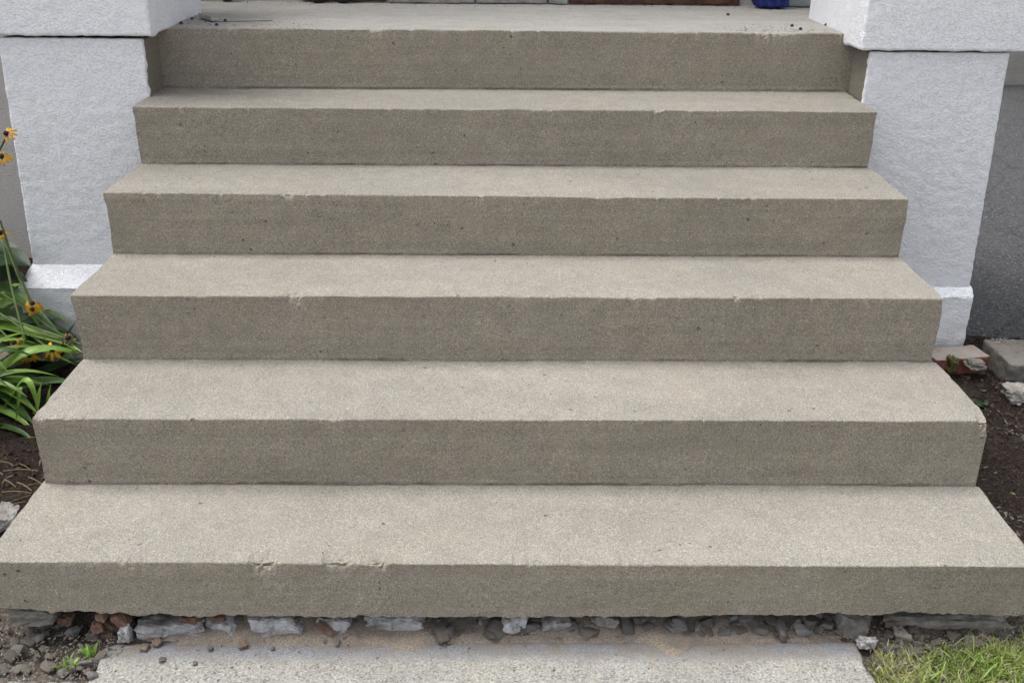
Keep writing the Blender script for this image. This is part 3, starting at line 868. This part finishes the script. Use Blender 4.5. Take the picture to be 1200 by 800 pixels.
# grit caught in the corners of the treads and on the landing
gp = []
for k in range(5):
    n = 420
    xx = rg.uniform(XL[k][0] + .02, XL[k][1] - .02, n)
    yy = YS[k + 1] - .003 - np.abs(rg.normal(0, .012, n))
    for a, b in zip(xx, yy):
        t = (a - XL[k][0]) / (XL[k][1] - XL[k][0])
        zb_ = ZB[k][0] + (ZB[k][1] - ZB[k][0]) * t; zf_ = ZF[k][0] + (ZF[k][1] - ZF[k][0]) * t
        gp.append((a, b, zb_ + (zf_ - zb_) * (YS[k + 1] - b) / (YS[k + 1] - YS[k]) + .001))
scatter_shards('tread_grit', np.array(gp), (.0006, .0021), M['sand'], 'fine sand grains caught where treads meet risers', .6, 14)
gp = np.concatenate([np.stack([rg.uniform(-1.07, -.6, 150), 1.60 + np.abs(rg.normal(0, .12, 150)), np.full(150, 1.0752)], 1),
                     np.stack([rg.uniform(.7, 1.07, 150), 1.60 + np.abs(rg.normal(0, .12, 150)), np.full(150, 1.0758)], 1),
                     np.stack([rg.uniform(-1.1, 1.1, 420), 2.37 - np.abs(rg.normal(0, .05, 420)), np.full(420, 1.0757)], 1)])
scatter_shards('landing_grit', gp, (.0006, .0030), M['dkchip'], 'dark crumbs and dirt scattered on the landing', .5, 15)
# grit lying on the asphalt
pts = np.stack([rg.uniform(1.65, 2.6, 260), 1.62 + rg.uniform(0, 1, 260) ** 2 * 2.2, np.full(260, .008)], 1)
scatter_shards('driveway_grit', pts, (.002, .009), M['chip'], 'pale grit scattered on the asphalt', .3, 5)

# ------------------------------------------------------------------ blocks and bricks beside the steps
b = box_obj('concrete_block', (1.668, 2.06, 1.215, 1.425, -.03, .072), M['paver'], None, sp=.008, r=.008, amp=.005, fr=35, seed=20)
tag(b, 'grey concrete block edging the driveway at the end of the soil bed', 'concrete block')
pts = np.stack([rg.uniform(1.69, 1.76, 60), rg.uniform(1.37, 1.42, 60), np.full(60, .075)], 1)
scatter_shards('block_grit', pts, (.002, .006), M['whitestone'], 'pale crumbs on the back corner of the concrete block', .5, 6)
bz = .005
P, F = rough_box(-.10, .10, -.048, .048, 0, .062, sp=.006, r=.005, amp=.004, fr=50, seed=21)
o = mesh_obj('brick', P, F, M['brick'], None, True); o.location = (1.528, 1.322, bz); o.rotation_euler = (0, 0, .18)
tag(o, 'red brick with mortar-smeared top lying against the plinth', 'brick')
P, F = rough_box(-.05, .05, -.03, .03, 0, .20, sp=.008, r=.006, amp=.004, fr=40, seed=22)
o = mesh_obj('brick', P, F, M['brownwood'], None, True); o.location = (1.878, 1.39, .0715); o.rotation_euler = (0, 0, .3)
tag(o, 'dark brown brick standing upright on the concrete block', 'brick')
P, F = rough_box(-.10, .10, -.07, .07, 0, .10, sp=.007, r=.008, amp=.006, fr=40, seed=23)
o = mesh_obj('concrete_block', P, F, M['paver'], None, True); c = onZ(0, 440, .02); o.location = (-1.70, 1.245, .008); o.rotation_euler = (0, 0, -.12)
tag(o, 'weathered pinkish-grey stone block between the two leaf clumps', 'concrete block')
# far wall across the driveway
w = box_obj('boundary_wall', (3.2, 7.5, 6.85, 7.05, -.1, 1.1), M['landing'], None, sp=.05, r=.01, amp=.006)
tag(w, 'low grey concrete wall at the far edge of the driveway', 'wall')

# ------------------------------------------------------------------ plants
def ribbon(pts, width, fold=.25, nseg=18, taper=.5, twist=0, prof=None):
    pts = np.array(pts, float)
    d = np.r_[0, np.cumsum(np.linalg.norm(np.diff(pts, axis=0), axis=1))]
    t = np.linspace(0, d[-1], nseg)
    # smooth polyline
    C = np.stack([np.interp(t, d, pts[:, i]) for i in range(3)], 1)
    for _ in range(3):
        C[1:-1] = .25 * C[:-2] + .5 * C[1:-1] + .25 * C[2:]
    T = np.gradient(C, axis=0); T /= np.linalg.norm(T, axis=1, keepdims=True)
    up = np.array([0, -.35, 1.0])
    S = np.cross(T, up); S /= np.maximum(np.linalg.norm(S, axis=1, keepdims=True), 1e-6)
    Nn = np.cross(S, T)
    u = np.linspace(0, 1, nseg)
    if prof is None:
        w = width * np.minimum(1, .55 + u * 2) * np.clip(1 - np.maximum(0, (u - taper) / (1 - taper)) ** 1.8, .02, 1)
    else: w = width * np.array([prof(x) for x in u])
    V = []
    for i in range(nseg):
        c, s = math.cos(twist * u[i]), math.sin(twist * u[i])
        Si = S[i] * c + Nn[i] * s; Ni = Nn[i] * c - S[i] * s
        for a, h in ((-1, 1), (-.5, .45), (0, 0), (.5, .45), (1, 1)):
            V.append(C[i] + Si * w[i] * .5 * a + Ni * w[i] * fold * h * .5)
    return np.array(V), grid_faces(nseg, 5)
def tube(pts, r, nseg=20, sides=6):
    pts = np.array(pts, float)
    d = np.r_[0, np.cumsum(np.linalg.norm(np.diff(pts, axis=0), axis=1))]
    t = np.linspace(0, d[-1], nseg)
    C = np.stack([np.interp(t, d, pts[:, i]) for i in range(3)], 1)
    for _ in range(3): C[1:-1] = .25 * C[:-2] + .5 * C[1:-1] + .25 * C[2:]
    T = np.gradient(C, axis=0); T /= np.linalg.norm(T, axis=1, keepdims=True)
    A = np.cross(T, [.3, .9, .2]); A /= np.linalg.norm(A, axis=1, keepdims=True); B = np.cross(T, A)
    a = np.linspace(0, 2 * math.pi, sides + 1)
    V = (C[:, None] + r * (np.cos(a)[None, :, None] * A[:, None] + np.sin(a)[None, :, None] * B[:, None])).reshape(-1, 3)
    return V, grid_faces(nseg, sides + 1)
def PX(l): return [onY(*p) for p in l]
def clump(name, base, label, cat, leaves, extra, seed):
    root = empty(name, (base[0], base[1], gz(base[0], base[1])))
    tag(root, label, cat)
    for pts, w, mat, tw in leaves:
        V, F = ribbon(PX(pts), w * 1.3, twist=tw)
        adopt(mesh_obj('leaf', V, F, M[mat], None, True), root)
    rg = np.random.default_rng(seed)
    z0 = root.location[2]
    for i in range(extra[0]):
        a = rg.uniform(*extra[1]); L = rg.uniform(*extra[2]); rise = rg.uniform(*extra[3])
        b = np.array([base[0] + rg.uniform(-.06, .06), base[1] + rg.uniform(-.06, .06), z0])
        pts = []
        for t in np.linspace(0, 1, 7):
            pts.append(b + np.array([math.cos(a) * L * t, math.sin(a) * L * t, rise * (math.sin(t * 2.2) - .10 * t) * 1.0]))
        V, F = ribbon(pts, rg.uniform(.020, .040), twist=rg.uniform(-.6, .6))
        adopt(mesh_obj('leaf', V, F, M['strapdark' if rg.random() < extra[4] else 'strap'], None, True), root)
    return root
upper = [
 ([(-60, 385, 1.32), (0, 379, 1.26), (45, 392, 1.20), (80, 402, 1.15), (97, 413, 1.12)], .036, 'strap', .2),
 ([(-60, 330, 1.36), (10, 337, 1.30), (40, 362, 1.24), (72, 393, 1.18)], .030, 'strapdark', .3),
 ([(-50, 360, 1.34), (15, 368, 1.30), (50, 384, 1.24), (92, 402, 1.17)], .026, 'strapdark', -.3),
 ([(-50, 388, 1.28), (20, 398, 1.22), (60, 414, 1.17), (90, 428, 1.12)], .020, 'strap', .3),
 ([(-40, 350, 1.33), (5, 346, 1.30), (30, 356, 1.28), (60, 400, 1.22)], .024, 'strap', .5),
 ([(10, 430, 1.30), (40, 402, 1.26), (70, 396, 1.22), (93, 415, 1.16)], .018, 'strap', .3),
 ([(0, 425, 1.33), (50, 408, 1.30), (80, 414, 1.26), (94, 430, 1.2)], .022, 'strapdark', .3),
]
clump('strap_leaf_plant', (-1.78, 1.36), 'clump of long arching strap leaves leaning on the white plinth', 'plant', upper, (30, (-.45, .9), (.18, .46), (.12, .28), .5), 3)
lower = [
 ([(-40, 510, 1.0), (8, 478, .98), (25, 445, .97), (32, 437, .96), (38, 450, .95), (46, 485, .93)], .022, 'strap', .2),
 ([(-30, 520, 1.0), (15, 480, .98), (25, 448, .96), (24, 445, .95), (22, 470, .94), (18, 498, .93)], .014, 'strap', .5),
 ([(30, 505, .98), (44, 480, .98), (48, 455, .98), (50, 442, .97)], .022, 'strap', .1),
 ([(40, 505, .98), (56, 478, .98), (59, 456, .98), (60, 446, .97)], .018, 'strap', .1),
 ([(-40, 455, 1.02), (0, 452, 1.0), (20, 462, .97), (44, 484, .93)], .026, 'strap', .3),
 ([(-40, 440, 1.02), (0, 458, 1.0), (20, 476, .96), (42, 500, .92)], .026, 'strapdark', .3),
 ([(-40, 475, 1.0), (0, 478, .97), (20, 488, .94), (40, 505, .9)], .022, 'strap', .3),
 ([(-40, 500, .95), (0, 498, .9), (25, 505, .86), (44, 521, .82)], .018, 'strapdark', .3),
 ([(-40, 520, .95), (0, 524, .86), (25, 532, .80), (47, 537, .74)], .016, 'strapdark', .0),
 ([(-40, 545, .9), (0, 537, .82), (20, 536, .78), (42, 540, .72)], .020, 'strapdark', .2),
 ([(-40, 530, .9), (0, 512, .9), (20, 514, .86), (42, 512, .82)], .014, 'strap', .2),
]
clump('strap_leaf_plant', (-1.72, .98), 'lower clump of bright arching strap leaves beside the middle steps', 'plant', lower, (34, (-1.5, .9), (.16, .38), (.10, .24), .5), 4)

daisy = empty('yellow_daisy_plant', (-1.80, 1.55, gz(-1.80, 1.55)))
tag(daisy, 'tall wilting yellow daisy plant with dark broad leaves against the white pier', 'plant')
ovate = lambda x: max(.03, (math.sin(math.pi * min(1, x ** .75)) ** .8))
for pts, w in (([(-40, 320, 1.34), (0, 305, 1.34), (20, 303, 1.33), (36, 312, 1.31)], .12), ([(-40, 330, 1.38), (-5, 325, 1.38), (15, 322, 1.37), (32, 330, 1.36)], .10),
               ([(-30, 380, 1.32), (10, 380, 1.30), (30, 374, 1.27), (52, 378, 1.25)], .08), ([(0, 400, 1.3), (15, 390, 1.28), (28, 392, 1.27), (40, 402, 1.25)], .07),
               ([(-30, 400, 1.3), (0, 395, 1.28), (14, 392, 1.27), (26, 398, 1.25)], .07), ([(-20, 300, 1.42), (0, 292, 1.42), (15, 296, 1.41), (28, 305, 1.40)], .08),
               ([(70, 425, 1.22), (78, 400, 1.22), (84, 385, 1.22), (90, 376, 1.21)], .035), ([(30, 440, 1.24), (60, 432, 1.2), (80, 425, 1.17), (95, 420, 1.14)], .05)):
    V, F = ribbon(PX(pts), w, fold=.22, prof=ovate)
    adopt(mesh_obj('leaf', V, F, M['broad'], None, True), daisy)
def flower(px, py, y, droop, size=.034, seed=0, tilt=(0, 0), brown=False):
    rg = np.random.default_rng(seed)
    c = onY(px, py, y)
    h = empty('flower_head', (0, 0, 0)); h.parent = daisy
    h.matrix_parent_inverse = Matrix.Translation(daisy.location).inverted()
    Rm = Matrix.Rotation(tilt[0], 3, 'X') @ Matrix.Rotation(tilt[1], 3, 'Y')
    Rn = np.array(Rm)
    Vs, Fs, off = [], [], 0
    n = int(rg.integers(9, 13))
    for i in range(n):
        if rg.random() < .12: continue
        a = 2 * math.pi * i / n + rg.uniform(-.15, .15)
        L = size * rg.uniform(.6, 1.15); dr = droop * rg.uniform(.5, 1.5)
        pts = []
        for t in np.linspace(0, 1, 6):
            ang = dr * t
            rad = .010 + L * (math.sin(ang) / max(dr, .01) if dr > .05 else t); zz = -L * ((1 - math.cos(ang)) / max(dr, .01))
            pts.append([math.cos(a) * rad, math.sin(a) * rad, zz])
        V, F = ribbon(pts, size * .30, fold=.3, nseg=7, prof=lambda x: max(.25, math.sin(math.pi * (.15 + .8 * x)) ** .7), twist=rg.uniform(-.5, .5))
        Vs.append(V @ Rn.T + c); Fs.append(F + off); off += len(V)
    adopt(mesh_obj('petals', np.concatenate(Vs), np.concatenate(Fs), M['petal' if not brown else 'rust'], None, True), h).matrix_parent_inverse = Matrix.Identity(4)
    P = ICO2_V * np.array([.0078, .0078, .008]); P = P * (1 + .12 * vnoise(ICO2_V, 5, seed))[:, None] + np.array([0, 0, .004])
    q = mesh_obj('centre', P @ Rn.T + c, ICO2_F, M['seed'], h, True)
    return c
FL = [(8, 157, 1.30, .9, .026, (.9, -.3), 0), (2, 184, 1.30, .9, .028, (.6, .3), 0), (1, 273, 1.26, 1.2, .028, (.5, .2), 0), (38, 356, 1.20, 2.0, .038, (.5, .25), 0), (38, 362, 1.19, 1.6, .030, (1.2, .1), 0),
      (17, 402, 1.18, 1.8, .034, (.6, -.4), 0), (34, 416, 1.12, 1.7, .036, (.5, .3), 0), (61, 410, 1.12, 1.5, .034, (.8, .2), 0), (80, 396, 1.15, 1.2, .026, (.8, .2), 1)]
ends = [(-60, 330, 1.45), (-50, 330, 1.45), (-50, 360, 1.40), (0, 262, 1.30), (0, 262, 1.30), (-40, 350, 1.36), (0, 262, 1.32), (-30, 350, 1.3), (-30, 370, 1.3)]
for i, (px, py, y, dr, sz, tl, br) in enumerate(FL):
    c = flower(px, py, y, dr + .55, sz * .92, 70 + i, tl, bool(br))
    e = onY(*ends[i])
    mid = (c + e) / 2 + np.array([-.01, 0, .02])
    foot = np.array([-1.80 + .03 * math.sin(i * 2), 1.55 + .03 * math.cos(i * 3), daisy.location[2] - .01])
    pts = [foot, (foot + e) / 2 + np.array([-.03, 0, .05]), e, mid, c - np.array([0, 0, .004])]
    V, F = tube(pts, .0034, 28)
    adopt(mesh_obj('stem', V, F, M['stem'], None, True), daisy)
for i, pts in enumerate(([(0, 258, 1.24), (14, 300, 1.23), (30, 345, 1.22), (46, 378, 1.2)], [(-20, 330, 1.26), (25, 358, 1.22), (60, 385, 1.18), (95, 404, 1.14)], [(25, 380, 1.2), (27, 395, 1.19), (30, 412, 1.17), (32, 425, 1.14)], [(-10, 368, 1.26), (30, 380, 1.2), (62, 396, 1.17), (90, 398, 1.15)])):
    V, F = tube(PX(pts), .0032, 24)
    adopt(mesh_obj('stem', V, F, M['stem'], None, True), daisy)

# small weeds, moss and dead stalks
def weed(name, base, n, L, mat, label, cat, seed, wide=.006, rise=1.0):
    rg = np.random.default_rng(seed)
    root = empty(name, (base[0], base[1], base[2])); tag(root, label, cat)
    for i in range(n):
        a = rg.uniform(0, 6.28); l = L * rg.uniform(.5, 1.1); k = rg.uniform(.3, 1.0)
        b = np.array(base) + np.array([rg.uniform(-.012, .012), rg.uniform(-.012, .012), -.004])
        pts = [b + np.array([math.cos(a) * l * k * t, math.sin(a) * l * k * t, l * rise * (math.sin(t * 1.9) * (1.15 - k * .6))]) for t in np.linspace(0, 1, 6)]
        V, F = ribbon(pts, wide * rg.uniform(.7, 1.3), nseg=8)
        adopt(mesh_obj('leaf', V, F, M[mat], None, True), root)
    return root
c = onZ(80, 783, -.034); weed('weed_tuft', c, 34, .035, 'strap', 'tuft of green weed growing in the rubble by the slab corner', 'weed', 1, .005)
c = onZ(104, 770, -.034); weed('weed_tuft', c, 9, .030, 'strap', 'small upright green sprout beside the weed tuft', 'weed', 2, .009, 1.3)
c = onZ(1196, 587, -.02); weed('weed_tuft', c, 8, .035, 'strap', 'bright green seedling on dark soil near the bottom step', 'weed', 3, .012, .6)
c = onZ(1152, 474, .0); weed('weed_tuft', c, 7, .035, 'broad', 'dark green seedling on the soil near the second step corner', 'weed', 4, .014, .5)
c = onZ(1128, 424, .005); weed('weed_tuft', c, 22, .020, 'strap', 'low green weed in front of the red brick', 'weed', 5, .007, .8)
c = onZ(1145, 428, .0); weed('weed_tuft', c, 12, .016, 'strap', 'tiny weed between the flat stone and the concrete block', 'weed', 6, .006, .8)
c = onZ(1199, 108, .0); weed('weed_tuft', (4.62, 6.74, .0), 26, .14, 'strap', 'leafy weed at the foot of the far wall', 'weed', 7, .05, .8)
P = rock_verts(900, 14, .25) * np.array([.024, .02, .038]); P = P * (1 + .15 * vnoise(P, 160, 3))[:, None]
o = mesh_obj('moss_cushion', P, ICO_F, M['moss'], None, True); o.location = (1.495, 1.258, .045)
tag(o, 'yellow-green moss cushion growing on the face of the red brick', 'moss')
rg = np.random.default_rng(31)
tw = empty('dead_stalks', (-1.27, .56, gz(-1.27, .56)))
tag(tw, 'heap of dry broken straw stalks on the dirt beside the lower steps', 'straw')
for i in range(34):
    p = np.array([-1.27 + rg.uniform(-.12, .07), .56 + rg.uniform(-.14, .16), 0]); p[2] = gz(p[0], p[1]) + rg.uniform(.004, .03)
    a = rg.uniform(0, 6.28); L = rg.uniform(.015, .08); d = np.array([math.cos(a) * L, math.sin(a) * L, rg.uniform(-.2, .3) * L])
    V, F = tube([p, p + d * .5 + np.array([0, 0, .006]), p + d], .0018, 8, 5)
    adopt(mesh_obj('stalk', V, F, M['straw'], None, True), tw)

# lawn
def lawn():
    rg = np.random.default_rng(17)
    n = 26000
    x = np.concatenate([rg.uniform(.775, 1.5, n), rg.uniform(1.3, 2.6, 5000)]); y = np.concatenate([.035 - np.abs(rg.normal(0, 1, n)) * .16 * 1.0, rg.uniform(-1.2, -.02, 5000)])
    lim = -.035 + .045 * n1(x, 7, 4) + .04 * np.clip((x - .98) / .2, 0, 1) - .012 * np.clip((1.0 - x) / .1, 0, 1)
    dens = .5 + .5 * vnoise(np.stack([x, y, 0 * x], 1), 14, 6)
    keep = (y < lim + .018 * rg.normal(size=len(x)) * .5) & (rg.random(len(x)) < .35 + .65 * dens) & (x > .782 + .01 * n1(y, 20, 3))
    x, y = x[keep], y[keep]; n = len(x)
    z = np.array([gz(a, b) for a, b in zip(x, y)]) - .004
    L = rg.uniform(.010, .032, n) * (.7 + .6 * (.5 + .5 * vnoise(np.stack([x, y, 0 * x], 1), 9, 8)))
    L *= np.where(rg.random(n) < .06, 1.7, 1)
    a = rg.uniform(0, 6.28, n); lean = rg.uniform(.15, 1.1, n); w = rg.uniform(.0008, .0024, n)
    tone = np.clip(rg.normal(.66, .18, n) + .28 * vnoise(np.stack([x, y, 0 * x], 1), 11, 9) + np.where(rg.random(n) < .10, .4, 0), 0, 1)
    dx, dy = np.cos(a), np.sin(a)
    f = rg.uniform(0, 6.28, n); wx, wy = np.cos(f) * w, np.sin(f) * w
    rows = []
    for t, ww in ((0, 1), (.35, .95), (.7, .7)):
        hx = lean * t ** 1.7 * L; hz = L * (t - .28 * lean * t * t)
        for s in (-1, 1):
            rows.append(np.stack([x + dx * hx + s * wx * ww, y + dy * hx + s * wy * ww, z + hz], 1))
    rows.append(np.stack([x + dx * lean * L, y + dy * lean * L, z + L * (1 - .28 * lean)], 1))
    V = np.stack(rows, 1).reshape(-1, 3)
    b = (np.arange(n) * 7)[:, None]
    F = [tuple(q) for q in (b + np.array([[0, 1, 3, 2]])).tolist()] + [tuple(q) for q in (b + np.array([[2, 3, 5, 4]])).tolist()] + [tuple(q) for q in (b + np.array([[4, 5, 6]])).tolist()]
    o = mesh_obj('grass', V, F, M['grass'])
    at = o.data.attributes.new('tone', 'FLOAT', 'POINT')
    at.data.foreach_set('value', np.repeat(tone, 7).astype(np.float32))
    kind(o, 'stuff', 'green lawn grass with dry blades beside the walkway')
lawn()
